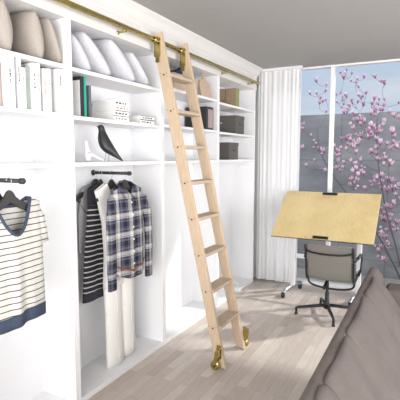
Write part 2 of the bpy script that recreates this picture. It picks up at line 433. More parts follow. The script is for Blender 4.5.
make_cushion(2.53, zB, R(50), .36, .25, .14, M['wpil'], 'plump white cushion, third and largest of the leaning row', 'white cushions above the bird', seed=6)
make_cushion(2.695, zB, R(48), .30, .25, .09, M['wpil'], 'last white cushion of the leaning row, half hidden, nearest the ladder', 'white cushions above the bird', seed=7)

# ------------------------------------------------------------------ books
def upright_book(y0, y1, z0, h, d, m, label, group, ink=None, x1=-.02, seed=0, cat='book', text=True, lean=0):
    r = random.Random(seed)
    t = thing('book', (x1-d/2, (y0+y1)/2, z0), label, cat, group)
    z0 += .0006; c = .0025; g = .0004
    y0 += g; y1 -= g
    co = MB().box(x1-d, x1-.001, y0, y0+c, z0, z0+h).box(x1-d, x1-.001, y1-c, y1, z0, z0+h).box(x1-.003, x1, y0, y1, z0, z0+h).build('cover', m, t)
    MB().box(x1-d+.004, x1-.003, y0+c, y1-c, z0+.003, z0+h-.004).build('pages', M['page'], t)
    if text:
        b = MB(); w = (y1-y0); zt = z0+h*r.uniform(.72, .85); yc = (y0+y1)/2; lw = min(.011, w*.32)
        n = r.randint(7, 11); z = zt
        for k in range(n):
            hh = r.uniform(.004, .009)
            if r.random() < .85: b.box(x1, x1+.0006, yc-lw/2, yc+lw/2*r.uniform(.5, 1), z-hh, z)
            z -= hh+.003
        b.build('spine_lettering', ink or M['ink'], t)
    return t
zA2 = 1.735
bk = [ # y0,y1,height,depth,material,label,ink,text,x1
 (1.415, 1.455, .215, .19, 'tan', 'tan book at the photo edge of the book row', None, False, -.05),
 (1.462, 1.512, .245, .20, 'paper', 'thick white book with black spine lettering, second in the row', None, True, -.02),
 (1.514, 1.523, .235, .19, 'bluegrey', 'thin blue grey book between two white spines', None, False, -.03),
 (1.525, 1.552, .245, .20, 'paper', 'slim white book after the blue grey one, small dark lettering', None, True, -.02),
 (1.562, 1.586, .208, .18, 'paper', 'short white book standing lower than its neighbours', 'ink2', True, -.03),
 (1.590, 1.618, .222, .18, 'sage', 'sage grey book with a plain spine', None, False, -.035),
 (1.619, 1.652, .240, .20, 'paper', 'white book right after the sage spine, bold black dashes', None, True, -.02),
 (1.653, 1.672, .243, .20, 'paper', 'narrow white book with a blank lower spine left of the brown one', None, True, -.02),
 (1.674, 1.686, .205, .18, 'brown', 'thin brown book in the row of white books', None, False, -.035),
 (1.690, 1.726, .225, .19, 'paper', 'white book with brown lettering right after the thin brown book', 'ink2', True, -.025),
 (1.727, 1.742, .228, .19, 'paper', 'very slim white book left of the stone grey one', None, True, -.02),
 (1.748, 1.790, .240, .19, 'greyc2', 'mottled light grey book without lettering', None, False, -.06),
 (1.796, 1.834, .240, .20, 'paper', 'white book at the far end against the upright panel', None, True, -.02)]
M['greyc2'] = mat('mottled_grey_cover', (190, 190, 190), .8, var=.18, scale=60)
for i, (a, b, h, d, m, l, ink, tx, x1) in enumerate(bk):
    upright_book(a, b, zA2, h, d, M[m], l, 'upright books on the left shelf', M[ink] if ink else None, x1, i+3, text=tx)
# middle unit, second shelf
zB2 = 1.73
t = thing('box_file', (-.13, 1.995, zB2), 'black box file with a white sheet on its side', 'box')
MB().box(-.235, -.03, 1.985, 2.006, zB2+.001, zB2+.238).build('file_case', M['black'], t, bevel=.002)
MB().box(-.225, -.04, 1.9825, 1.9849, zB2+.006, zB2+.215).build('side_sheet', M['paper'], t)
upright_book(2.008, 2.028, zB2, .238, .2, M['teal'], 'teal green book standing next to the black box file', 'upright books left of the white stack', None, -.03, 41, text=False)
upright_book(2.032, 2.046, zB2, .17, .17, M['paper'], 'thin white booklet between the teal and dark grey ones', 'upright books left of the white stack', None, -.05, 42, text=False)
upright_book(2.062, 2.082, zB2, .195, .17, M['greyc'], 'dark grey slim book right of the teal one', 'upright books left of the white stack', None, -.04, 43, text=False)
def flat_book(x0, x1, y0, y1, z, h, label, group, seed):
    r = random.Random(seed); t = thing('book', ((x0+x1)/2, (y0+y1)/2, z), label, 'book', group)
    g = .0005; z += g; h -= 2*g
    MB().box(x0, x1, y0, y1, z, z+.0025).box(x0, x1, y0, y1, z+h-.0025, z+h).box(x1-.003, x1, y0, y1, z, z+h).build('cover', M['paper'], t)
    MB().box(x0+.004, x1-.003, y0+.004, y1-.004, z+.0025, z+h-.0025).build('pages', M['page'], t)
    b = MB(); y = y0+.02
    zc = z+h*.5
    for k in range(4):
        w = r.uniform(.012, .03); b.box(x1, x1+.0006, y, y+w, zc-h*.16, zc+h*.16); y += w+r.uniform(.008, .015)
        if y > y1-.03: break
    b.build('spine_lettering', M['ink'] if seed % 2 else M['ink2'], t)
    return t
zz = zB2
for k, l in enumerate(('bottom', 'second from the bottom', 'third from the bottom', 'top')):
    flat_book(-.225+.004*(k % 2), -.03-.004*(k % 2), 2.28+.003*k, 2.445+.002*k, zz, .034, 'white book lying %s in the taller stack' % l, 'white books in the taller stack', 60+k); zz += .034
zz = zB2
for k, l in enumerate(('lower', 'upper')):
    flat_book(-.225, -.03+.003*k, 2.575+.004*k, 2.755-.004*k, zz, .029, '%s white book of the low pair near the ladder' % l, 'white books in the low pair', 71+2*k); zz += .029

# ------------------------------------------------------------------ birds on the shelf
BA = math.atan2(.62, .79)
def ringed(base, ang, rings, depth):
    """rings: (height, centre along, half along) -> rounded body standing at base, its long side turned by ang"""
    ca, sa = math.cos(ang), math.sin(ang); out = []
    for z, c, h in rings:
        out.append([Vector(base)+Vector(((c+h*math.cos(q))*ca-(h*depth*math.sin(q))*sa, (c+h*math.cos(q))*sa+(h*depth*math.sin(q))*ca, z)) for q in [2*PI*k/18 for k in range(18)]])
    return MB().loft(out)
zS = 1.462
b0 = at(111, 161.8, 0, -.065); base = Vector((b0.x, b0.y, zS)); u = 1/162
t = thing('bird_figurine', base, 'black wooden bird figurine on thin wire legs', 'figurine')
prof = [(123, 101.2, .8), (123.5, 101.2, 2.0), (125, 101.3, 3.1), (127, 101.8, 3.2), (129.2, 102.2, 3.1), (132, 102.6, 4.0), (138, 103.8, 5.7), (144, 106, 6.9), (149, 108.8, 7.0), (152, 111.5, 6.0), (154.5, 114.5, 4.6), (157, 117.8, 3.2), (159.5, 121, 2.0), (161.4, 123.4, 1.0)]
ringed(base, BA, [((162-y)*u, (c-111)*u, h*u*1.12) for y, c, h in prof], .72).build('bird_body', M['bird'], t, True, sub=1)
def bpt(x, y, w=0): return base+Vector(((x-111)*u*math.cos(BA)-w*math.sin(BA), (x-111)*u*math.sin(BA)+w*math.cos(BA), (162-y)*u))
MB().tube([bpt(99.6, 125), bpt(98.2, 124.9), bpt(96.8, 125.2)], [.009, .006, .001], 10).build('beak', M['bird'], t, True)
for xa, xb, w in ((106, 104.5, -.014), (109, 108.6, .014)):
    MB().tube([bpt(xb, 161.8, w), bpt(xa, 151, w*.7)], .0015, 8).build('wire_leg', M['wire'], t, True)
w0 = at(87.5, 161.6, 0, -.13); wb = Vector((w0.x, w0.y, zS)); u2 = 1/146
t = thing('ceramic_bird', wb, 'small white ceramic bird beside the black one', 'figurine')
ringed(wb, BA, [((161.8-y)*u2, (c-87.5)*u2, h*u2) for y, c, h in [(161.7, 87.5, 2.6), (160, 87.5, 3.4), (156, 87.6, 3.7), (152, 87.4, 3.2), (149, 87, 2.2), (146.5, 86.6, 2.2), (144, 86.4, 2.3), (142.3, 86.5, 1.6), (141.6, 86.6, .6)]], .85).build('bird_body', M['ceramic'], t, True, sub=1)
def wpt(x, y): return wb+Vector(((x-87.5)*u2*math.cos(BA), (x-87.5)*u2*math.sin(BA), (161.8-y)*u2))
MB().tube([wpt(88, 153.5), wpt(92, 155.3), wpt(97, 158), wpt(103, 160.6)], [.022, .020, .014, .006], 12, .7).build('tail', M['ceramic'], t, True)
MB().tube([wpt(85, 144.3), wpt(83.2, 144.9)], [.007, .0015], 8).build('beak', M['ceramic'], t, True)

# ------------------------------------------------------------------ things behind the ladder
zC = SH[2]; zD = SH[3]
def board(x, y0, y1, z0, h, label, handle):
    t = thing('cutting_board', (x, (y0+y1)/2, z0), label, 'cutting board'); b = MB(); yc = (y0+y1)/2
    if handle:
        poly = [(y0, 0), (y1, 0), (y1, h*.62), (y1-.02, h*.70), (yc+.045, h*.74), (yc+.022, h*.80), (yc+.02, h*.97), (yc+.012, h), (yc-.012, h), (yc-.02, h*.97), (yc-.022, h*.80), (yc-.045, h*.74), (y0+.02, h*.70), (y0, h*.62)]
    else: poly = [(y0, 0), (y1, 0), (y1, h-.01), (y1-.01, h), (y0+.01, h), (y0, h-.01)]
    # leaning on the back panel
    ring0 = [(x+.035*(1-q[1]/h), q[0], z0+.002+q[1]) for q in poly]; ring1 = [(p[0]+.016, p[1], p[2]) for p in ring0]
    b.loft([ring0, ring1]).build('board_body', M['cut'], t, bevel=.003)
    if handle:
        MB().lathe([(.007, 0), (.007, .0175)], (x-.001+.003, yc, z0+h*.92), 0, 12).build('hanging_hole', M['screw'], t)
    return t
BX = (-.215, -.035, 3.05, 3.46)
t = thing('storage_box', (-.125, 3.255, zC[0]), 'rose beige box with lid behind the top of the ladder', 'box')
MB().box(BX[0]+.004, BX[1]-.004, BX[2]+.004, BX[3]-.004, zC[0]+.001, zC[0]+.106).build('box_body', M['cut'], t, bevel=.002)
MB().box(*BX, zC[0]+.1065, zC[0]+.138).build('box_lid', M['cut'], t, bevel=.002)
board(-.075, 3.505, 3.715, zC[0], .212, 'paddle shaped beech cutting board with a handle', True)
zp = zC[0]+.1392
t = thing('pouch', (-.1, 3.25, zp), 'navy blue pointed pouch lying on the rose beige box', 'pouch')
MB().loft([[(-.17, 3.07, zp), (-.042, 3.07, zp), (-.042, 3.33, zp), (-.17, 3.33, zp)],
           [(-.165, 3.12, zp+.022), (-.048, 3.12, zp+.022), (-.048, 3.325, zp+.022), (-.165, 3.325, zp+.022)],
           [(-.12, 3.255, zp+.070), (-.075, 3.255, zp+.070), (-.075, 3.285, zp+.073), (-.12, 3.285, zp+.073)]]).build('pouch_body', M['navyc'], t, bevel=.006)
MB().tube([(-.12, 3.255, zp+.070), (-.10, 3.268, zp+.0755), (-.075, 3.284, zp+.0735)], .003, 8).build('pouch_tie', M['navyc'], t, True)
t = thing('box_file', (-.14, 3.68, zC[1]), 'tall black box file with a rose spine label', 'box')
MB().box(-.25, -.03, 3.615, 3.755, zC[1]+.001, zC[1]+.212).build('file_case', M['black'], t, bevel=.003)
MB().box(-.0298, -.0285, 3.645, 3.745, zC[1]+.02, zC[1]+.19).build('spine_label', M['pink'], t)
def felt_box(y0, y1, z, h, label):
    t = thing('storage_box', (-.14, (y0+y1)/2, z), label, 'box', 'grey felt boxes next to the curtain')
    w = .006
    b = MB().box(-.25, -.025, y0, y1, z+.001, z+.008)
    b.box(-.25, -.25+w, y0, y1, z+.008, z+h).box(-.025-w, -.025, y0, y1, z+.008, z+h).box(-.25+w, -.025-w, y0, y0+w, z+.008, z+h).box(-.25+w, -.025-w, y1-w, y1, z+.008, z+h)
    b.build('box_body', M['felt'], t, bevel=.002)
    l = MB().box(-.253, -.022, y0-.003, y1+.003, z+h+.0005, z+h+.006).box(-.253, -.25, y0-.003, y1+.003, z+h-.03, z+h).box(-.025, -.022, y0-.003, y1+.003, z+h-.03, z+h).box(-.25, -.025, y0-.003, y0, z+h-.03, z+h).box(-.25, -.025, y1, y1+.003, z+h-.03, z+h)
    l.build('box_lid', M['felt'], t)
    MB().tube([(-.0215, (y0+y1)/2-.03, z+h*.6), (-.014, (y0+y1)/2-.015, z+h*.55), (-.014, (y0+y1)/2+.015, z+h*.55), (-.0215, (y0+y1)/2+.03, z+h*.6)], .003, 8).build('pull_loop', M['black'], t, True)
    MB().lathe([(.010, -.001), (.010, -.004), (.006, -.005)], (-.19, y0-.003, z+h*.62), 1, 16).build('eyelet', M['steel'], t)
felt_box(4.285, 4.52, zD[1], .188, 'grey felt box with lid on the upper shelf by the curtain')
felt_box(4.12, 4.36, zD[2], .172, 'grey felt box with lid on the lower shelf by the curtain')
def file_box(x0, x1, y0, y1, z, h, label, edge):
    t = thing('magazine_file', ((x0+x1)/2, (y0+y1)/2, z), label, 'magazine file', 'brown magazine files on the top shelf'); w = .003
    b = MB().box(x0, x1, y0, y1, z+.001, z+.005).box(x0, x1, y0, y0+w, z+.005, z+h).box(x0, x1, y1-w, y1, z+.005, z+h).box(x0, x0+w, y0+w, y1-w, z+.005, z+h).box(x1-w, x1, y0+w, y1-w, z+.005, z+h)
    b.build('file_case', M['kraft'], t)
    MB().box(x0+w, x1-w, y0+w+.006, y1-w-.006, z+.006, z+h-.02).build('magazines', M['page'], t)
    if edge: MB().box(x1, x1+.0012, y0, y1, z+.001, z+h).build('spine_strip', M['kraftedge'], t)
file_box(-.255, -.145, 4.27, 4.36, zD[0], .192, 'brown magazine file farther back on the top shelf', False)
file_box(-.138, -.02, 4.27, 4.36, zD[0], .190, 'brown magazine file with an olive spine, nearer the front', True)

# ------------------------------------------------------------------ hangers and clothes
def arc(c, r, a0, a1, n): return [(c[0]+r*math.cos(a0+(a1-a0)*k/n), c[1]+r*math.sin(a0+(a1-a0)*k/n)) for k in range(n+1)]
def hanger_mesh(t, x, y, bar=True, w=.20):
    top = 1.343
    up = [(0, 0), (.012, -.003), (.026, -.014), (.04, -.032), (.07, -.05), (.11, -.066), (.16, -.09), (w, -.118)]
    lo = [(w+.004, -.13), (w-.004, -.142), (.15, -.122), (.10, -.10), (.06, -.086), (.03, -.07), (0, -.062)]
    half = [(p*w/.2, q) for p, q in up[:7]]+[(w, -.118), (w+.004, -.13), (w-.004, -.142)]+[(p*w/.2, q) for p, q in lo[2:]]
    poly = [(y+p, top+q) for p, q in half] + [(y-p, top+q) for p, q in reversed(half[1:-1])]
    MB().prism(poly, 0, x-.009, x+.009).build('hanger_arm', M['hang'], t, bevel=.004)
    pts = [(x, y, top-.004), (x, y, top+.012)]
    hr = .0145; cz = 1.385
    pts = [(x, y, top-.004), (x, y+.002, top+.012), (x, y+.012, cz-.014)]
    pts += [(x, y+(hr)*math.cos(a), cz+hr*math.sin(a)) for a in [-.6+k*(PI+.5)/9 for k in range(10)]]
    MB().tube(pts, .0019, 8).build('hanger_hook', M['steel'], t, True)
    if bar: MB().tube([(x, y-w+.022, top-.128), (x, y-w+.026, top-.146), (x, y+w-.026, top-.146), (x, y+w-.022, top-.128)], .004, 8).build('trouser_bar', M['hang'], t, True)
def hanger(x, y, label, group, bar=True, w=.2):
    t = thing('clothes_hanger', (x, y, 1.20), label, 'hanger', group); hanger_mesh(t, x, y, bar, w); return t

def shell(yc, xc, topf, topb, width, zbot, depth, folds=0.006, kf=9, seed=0, NU=44, NV=40):
    """front and back sheets of a hanging garment joined at the sides; u runs across, v down"""
    r = random.Random(seed); ph = [r.uniform(0, 6) for _ in range(4)]; mb = MB()
    def P(u, v, s):
        zt = (topf if s > 0 else topb)(u); zb = zbot(u); z = zt+(zb-zt)*v
        w = width(z); g = max(0, 1-u*u)**.5
        d = depth(z)
        fo = folds*(.25+v)*(math.sin(kf*u+ph[0]+1.3*v)+.6*math.sin(kf*1.7*u+ph[1]-v))*(g if abs(u) < .999 else 0)
        return Vector((xc+s*d*g**.8+fo, yc+u*w, z))
    for s in (1, -1):
        mb.add([P(-1+2*i/NU, j/NV, s) for j in range(NV+1) for i in range(NU+1)],
               [(j*(NU+1)+i, j*(NU+1)+i+1, (j+1)*(NU+1)+i+1, (j+1)*(NU+1)+i) for j in range(NV) for i in range(NU)])
    return mb, P
def interp(tab):
    tab = sorted(tab)
    def f(z):
        if z <= tab[0][0]: return tab[0][1]
        for (a, p), (b, q) in zip(tab, tab[1:]):
            if z <= b:
                k = (z-a)/(b-a); return p+(q-p)*k
        return tab[-1][1]
    return f
def sleeve(path, radii, flat=.55, n=16, wob=.004, seed=0):
    r = random.Random(seed); mb = MB(); rings = []
    path = [Vector(p) for p in path]
    for i, p in enumerate(path):
        d = (path[min(i+1, len(path)-1)]-path[max(i-1, 0)]).normalized(); xa = Vector((1, 0, 0)); w = d.cross(xa).normalized()
        rings.append([p+xa*(math.cos(2*PI*k/n)*radii[i]*flat+wob*math.sin(3*k+i))+w*math.sin(2*PI*k/n)*radii[i] for k in range(n)])
    mb.loft(rings, cap=True); return mb
ROD1 = 1.385
# -- striped tee (left unit)
XT, YT = .088, 1.368
hanger(XT-.062, YT-.03, 'black hanger without clothes behind the striped tee', 'black hangers on the left rod', w=.16)
hanger(XT, YT-.003, 'black hanger carrying the striped tee', 'black hangers on the left rod', bar=False, w=.155)
t = thing('striped_tee', (XT, YT, .65), 'cream tee with thin dark stripes and navy trim', 'shirt')
nwk = .60
def tee_f(u):
    a = abs(u); sh = 1.300-.022*max(0, (a-nwk))/(1-nwk)
    if a < nwk: return 1.300-.165*(1-(a/nwk)**1.9)
    return sh
def tee_b(u):
    a = abs(u); sh = 1.300-.022*max(0, (a-nwk))/(1-nwk)
    if a < nwk: return 1.300-.035*(1-(a/nwk)**2)
    return sh
tw = interp([(.6, .178), (.8, .176), (1.05, .172), (1.2, .170), (1.3, .170)]); td = interp([(.6, .05), (1.1, .045), (1.25, .024), (1.3, .015)])
tzb = lambda u: .765+.008*math.sin(3*u)
mb, P = shell(YT, XT, tee_f, tee_b, tw, tzb, td, .005, 8, 3)
mb.build('tee_body', M['tee'], t, True, solid=.0025)
mb, P2 = shell(YT, XT, lambda u: .7655+.008*math.sin(3*u), lambda u: .7655+.008*math.sin(3*u), lambda z: .1775, lambda u: .703+.008*math.sin(3*u), lambda z: .0515, .005, 8, 3, NV=4)
hm = MB()
for s in (1, -1):      # hem band follows the body's lower edge
    hm.add([P(-1+2*i/44, 1, s)*1.0+Vector((.0012*s, (-1+2*i/44)*.0006, .001-.062*j/3)) for j in range(4) for i in range(45)],
           [(j*45+i, j*45+i+1, (j+1)*45+i+1, (j+1)*45+i) for j in range(3) for i in range(44)])
hm.build('hem_band', M['navy'], t, True, solid=.003)
K = 30
fr = [P(-nwk+2*nwk*i/K, 0, 1)+Vector((.002, 0, 0)) for i in range(K+1)]; bk_ = [P(nwk-2*nwk*i/K, 0, -1) for i in range(K+1)]
MB().tube(fr+bk_+[fr[0]], .0075, 8).build('neckband', M['navy'], t, True)
for s in (-1, 1):
    e0 = Vector((XT, YT+s*.150, 1.24))
    sleeve([e0, (XT+.004, YT+s*.158, 1.20), (XT+.008, YT+s*.168, 1.13), (XT+.008, YT+s*.176, 1.07)], [.02, .034, .036, .036], .45, wob=.003).build('short_sleeve', M['tee'], t, True)
# -- middle unit, back to front along the pull-out rod
YB = 2.34
hanger(-.238, YB-.01, 'black hanger deepest in the unit, carrying the grey vest', 'black hangers on the right rod')
hanger(-.178, YB-.03, 'black hanger carrying the dark striped dress', 'black hangers on the right rod', bar=False, w=.115)
hanger(-.105, YB-.005, 'black hanger carrying the white jumpsuit', 'black hangers on the right rod', bar=False, w=.155)
hanger(-.005, YB+.012, 'black hanger carrying the plaid shirt, closest to the rod end', 'black hangers on the right rod', bar=False, w=.14)
def neck(hw, top, drop_f, slope):
    def f(u):
        a = abs(u)
        if a < hw: return top-drop_f*(1-(a/hw)**1.6)
        return top-slope*(a-hw)/(1-hw)
    return f
# grey vest
t = thing('grey_vest', (-.232, YB, .8), 'sleeveless grey knit vest with dark piping', 'vest')
mb, P = shell(YB-.01, -.238, neck(.42, 1.31, .05, .03), neck(.42, 1.31, .015, .03), interp([(.6, .20), (.9, .178), (1.1, .178), (1.2, .155), (1.35, .13)]), lambda u: .82+.03*u*u, interp([(.7, .018), (1.2, .016), (1.32, .013)]), .002, 7, 11)
mb.build('vest_body', M['greycloth'], t, True, solid=.003)
fr = [P(-.42+.84*i/K, 0, 1) for i in range(K+1)]; MB().tube(fr, .006, 8).build('collar_band', M['navy'], t, True)
MB().tube([P(-.98+.55*i/14, .25+.18*math.sin(PI*.5*i/14), 1)+Vector((.003, 0, 0)) for i in range(15)], .0025, 6).build('pocket_piping', M['dark'], t, True)
# dark striped dress
t = thing('striped_dress', (-.165, YB-.03, .6), 'charcoal dress with white stripes and a dark hem', 'dress')
YD = YB-.032
mb, P = shell(YD, -.178, lambda u: 1.175+.0*u, lambda u: 1.175, interp([(.55, .20), (.8, .178), (1.0, .15), (1.15, .131), (1.25, .125)]), lambda u: .60+.01*math.sin(2*u), interp([(.6, .026), (1.1, .024), (1.3, .018)]), .004, 8, 21)
mb.build('dress_body', M['knit'], t, True, solid=.003)
mb, Q = shell(YD, -.178, neck(.40, 1.315, .05, .035), neck(.40, 1.315, .015, .035), interp([(1.0, .132), (1.175, .1295), (1.33, .125)]), lambda u: 1.174, interp([(1.15, .025), (1.23, .022), (1.33, .016)]), .0, 8, 21, NV=12)
mb.build('dress_yoke', M['dark'], t, True, solid=.003)
hm = MB()
for s in (1, -1):
    hm.add([P(-1+2*i/44, 1, s)+Vector((.001*s, (-1+2*i/44)*.002*j, .001-.06*j/3)) for j in range(4) for i in range(45)],
           [(j*45+i, j*45+i+1, (j+1)*45+i+1, (j+1)*45+i) for j in range(3) for i in range(44)])
hm.build('dress_hem', M['dark'], t, True, solid=.003)
# white jumpsuit
t = thing('white_jumpsuit', (-.09, YB, .05), 'long white jumpsuit whose legs show below the plaid shirt', 'jumpsuit')
YJ = YB-.005
mb, P = shell(YJ, -.105, neck(.36, 1.32, .08, .05), neck(.36, 1.32, .02, .05), interp([(.6, .10), (.85, .085), (1.05, .10), (1.2, .145), (1.27, .172), (1.33, .174)]), lambda u: .60, interp([(.6, .033), (1.1, .030), (1.3, .016)]), .002, 7, 31)
mb.build('jumpsuit_top', M['whitecloth'], t, True, solid=.003)
for s, y0, y1, zb in ((-1, YJ-.016, YJ+.004, .037), (1, YJ+.142, YJ+.158, .055)):
    pth = [(-.105, y0+(y1-y0)*k/8, .66+(zb-.66)*k/8) for k in range(9)]
    leg = sleeve(pth, [q*(1.08 if s < 0 else .92) for q in (.078, .078, .077, .076, .075, .075, .076, .078, .081)], .44, 20, .0025)
    leg.build('trouser_leg', M['whitecloth'], t, True)
    MB().tube([(-.105+.0385, pth[k][1], pth[k][2]) for k in range(1, 9)], .0022, 6).build('leg_seam', M['whitecloth'], t, True)
# plaid shirt
XP, YP = -.005, 2.368
t = thing('plaid_shirt', (XP, YP, .66), 'navy and cream plaid shirt with long sleeves', 'shirt')
psz = interp([(.6, .172), (.8, .168), (1.1, .168), (1.2, .166), (1.33, .16)])
mb, P = shell(YP, XP, neck(.34, 1.312, .065, .040), neck(.34, 1.312, .01, .040), psz, lambda u: .672+.05*abs(u)**2.2-.012*u, interp([(.6, .052), (1.1, .046), (1.25, .028), (1.32, .018)]), .005, 8, 41)
mb.build('shirt_body', M['plaid'], t, True, solid=.0025)
plk = MB()
cols = [[P(du, .02+.96*j/30, 1)+Vector((.0035, 0, 0)) for j in range(31)] for du in (-.09, -.03, .03, .09)]
plk.add([p for c in cols for p in c], [(i*31+j, i*31+j+1, (i+1)*31+j+1, (i+1)*31+j) for i in range(3) for j in range(30)])
plk.build('placket', M['plaid'], t, True, solid=.003)
for j in range(6):
    p = P(0, .1+.145*j, 1); MB().lathe([(.0055, .005), (.0055, .008), (.003, .0085)], p, 0, 12).build('button', M['paper'], t, True)
ctop = [(.036, .008, 1.250), (.020, .040, 1.290), (.002, .064, 1.318), (-.016, .056, 1.330), (-.026, .025, 1.336)]
cbot = [(.050, .052, 1.205), (.036, .078, 1.255), (.014, .092, 1.288), (-.018, .074, 1.302), (-.030, .030, 1.306)]
def loop(tab):
    l = [Vector((XP+a, YP-.004-b, c)) for a, b, c in tab]; r = [Vector((XP+a, YP-.004+b, c)) for a, b, c in reversed(tab)]
    return smooth(l+r, 4)
def smooth(ps, n=6):
    out = []
    for i in range(len(ps)-1):
        p0, p1, p2, p3 = ps[max(i-1, 0)], ps[i], ps[i+1], ps[min(i+2, len(ps)-1)]
        for k in range(n):
            q = k/n; out.append(.5*((2*p1)+(p2-p0)*q+(2*p0-5*p1+4*p2-p3)*q*q+(3*p1-p0-3*p2+p3)*q**3))
    return out+[ps[-1]]
ca_, cb_ = loop(ctop), loop(cbot); n = len(ca_)
MB().add(ca_+[(a+b)/2+Vector((.004, 0, .002)) for a, b in zip(ca_, cb_)]+cb_, [(r*n+i, r*n+i+1, (r+1)*n+i+1, (r+1)*n+i) for r in (0, 1) for i in range(n-1)]).build('collar', M['plaid'], t, True, solid=.004)
for s, dy, zb in ((-1, .0, .63), (1, .016, .63)):
    x = XP+.012
    pth = [(XP, YP+s*.135, 1.245), (x, YP+s*.17, 1.205), (x+.01, YP+dy+s*.192, 1.10), (x+.014, YP+dy+s*.200, .98), (x+.014, YP+dy+s*.202, .85), (x+.014, YP+dy+s*.200, .74), (x+.014, YP+dy+s*.198, zb+.06)]
    sl = sleeve(pth, [.02, .042, .044, .043, .041, .039, .037], .42, 18, .003).build('long_sleeve', M['plaid'], t, True)
    sleeve([(x+.014, YP+dy+s*.198, zb+.062), (x+.014, YP+dy+s*.198, zb)], [.040, .040], .46, 18, 0).build('cuff', M['plaid'], sl, True)
# belt hanging round the shirt
bp = [P(-.92+1.86*i/28, .905-.05*((i/28-.4)**2), 1)+Vector((.0085, 0, -.004+.012*(i/28))) for i in range(29)]
t = thing('belt', (XP+.05, YP, .72), 'thin tan leather belt across the plaid shirt hem', 'belt')
b = MB(); b.add([p+Vector((0, 0, .006)) for p in bp]+[p-Vector((0, 0, .006)) for p in bp], [(i, i+1, i+30, i+29) for i in range(28)])
b.build('strap', M['belt'], t, True, solid=.003)
c = bp[13]; MB().box(c.x+.002, c.x+.005, c.y-.011, c.y-.008, c.z-.010, c.z+.010).box(c.x+.002, c.x+.005, c.y+.008, c.y+.011, c.z-.010, c.z+.010).box(c.x+.002, c.x+.005, c.y-.008, c.y+.008, c.z+.008, c.z+.010).box(c.x+.002, c.x+.005, c.y-.008, c.y+.008, c.z-.010, c.z-.008).build('buckle', M['brass'], t)

# ------------------------------------------------------------------ curtain
t = thing('curtain', (.26, 4.87, 0), 'white sheer curtain hanging beside the window', 'curtain')
NX, NZ = 150, 14; mb = MB(); cv = []
for j in range(NZ+1):
    z = 2.462-(2.462-.028)*j/NZ
    for i in range(NX+1):
        u = i/NX; x = .008+.498*u; am = .006+.005*(j/NZ)
        y = 4.875+am*(math.sin(u*61+1.6*math.sin(u*7)+.25*math.sin(j*.35))*.6+.7*math.sin(u*27+1+.12*j))
        cv.append((x, y, z))
mb.add(cv, [(j*(NX+1)+i, j*(NX+1)+i+1, (j+1)*(NX+1)+i+1, (j+1)*(NX+1)+i) for j in range(NZ) for i in range(NX)])
mb.build('curtain_cloth', M['sheer'], t, True)
MB().box(.003, .515, 4.855, 4.895, 2.464, 2.4895).build('curtain_track', M['white'], t)

# ------------------------------------------------------------------ drafting table
tl, trr, br_, bl_ = at(287, 191, 1, 4.75), at(382, 194, 1, 4.75), at(373, 244, 1, 4.2), at(272, 235, 1, 4.2)
x0 = (tl.x+bl_.x)/2-.005; x1 = (trr.x+br_.x)/2+.002; zt = (tl.z+trr.z)/2; zb = (br_.z+bl_.z)/2
cy, cz = (4.75+4.2)/2, (zt+zb)/2
t = thing('drafting_table', ((x0+x1)/2, 4.6, 0), 'drafting table with a tilted plywood board by the window', 'table')
bd = Vector((0, .55, zt-zb)); Lb = bd.length; bd.normalize(); nn = Vector((0, -bd.z, bd.y))   # surface normal towards the viewer
cc = Vector(((x0+x1)/2, cy, cz))
hx = (x1-x0)/2
top = MB().obox(cc-nn*.006, (hx, 0, 0), bd*(Lb/2), nn*.006).build('table_top', M['ply'], t, bevel=.0015)
MB().obox(cc-nn*.0165, (hx, 0, 0), bd*(Lb/2), nn*.0042).build('edge_backing', M['black'], t)
for px, py, w in ((330, 195.5, .062), (320.5, 237.5, .060)):
    p = cc + Vector(((at(px, py, 1, 4.72 if py < 200 else 4.22).x-cc.x), 0, 0)) + bd*((Lb/2-.03) if py < 200 else -(Lb/2-.018))
    hl = w*1.25
    o = MB().obox(p+nn*.005, (hl, 0, 0), bd*.018, nn*.005).build('board_clip', M['black'], t, bevel=.008, seg=3)
    MB().obox(p+nn*.0125, (hl*.8, 0, 0), bd*.005, nn*.0024).build('clip_ridge', M['blackm'], o)
for x in (.535, 1.215):
    leg = MB().box(x-.024, x+.024, 4.57, 4.62, .09, .88).build('leg', M['legwhite'], t, bevel=.006)
    MB().obox((x, 4.56, .90), (.03, 0, 0), bd*.12, nn*.012).build('tilt_bracket', M['steel'], leg, bevel=.003)
    ft = MB().tube([(x-.045, 4.40, .052), (x-.04, 4.45, .068), (x+.0, 4.65, .085), (x+.03, 4.80, .068)], .022, 12).build('foot', M['steel'], t, True)
    for fx, fy in ((x-.045, 4.395), (x+.03, 4.80)):
        MB().lathe([(.01, -.018), (.027, -.016), (.028, -.01), (.028, .01), (.027, .016), (.01, .018)], (fx, fy, .0285), 0, 18).build('caster_wheel', M['black'], ft, True)
MB().box(.561, 1.179, 4.585, 4.605, .40, .45).build('cross_rail', M['legwhite'], t, bevel=.004)

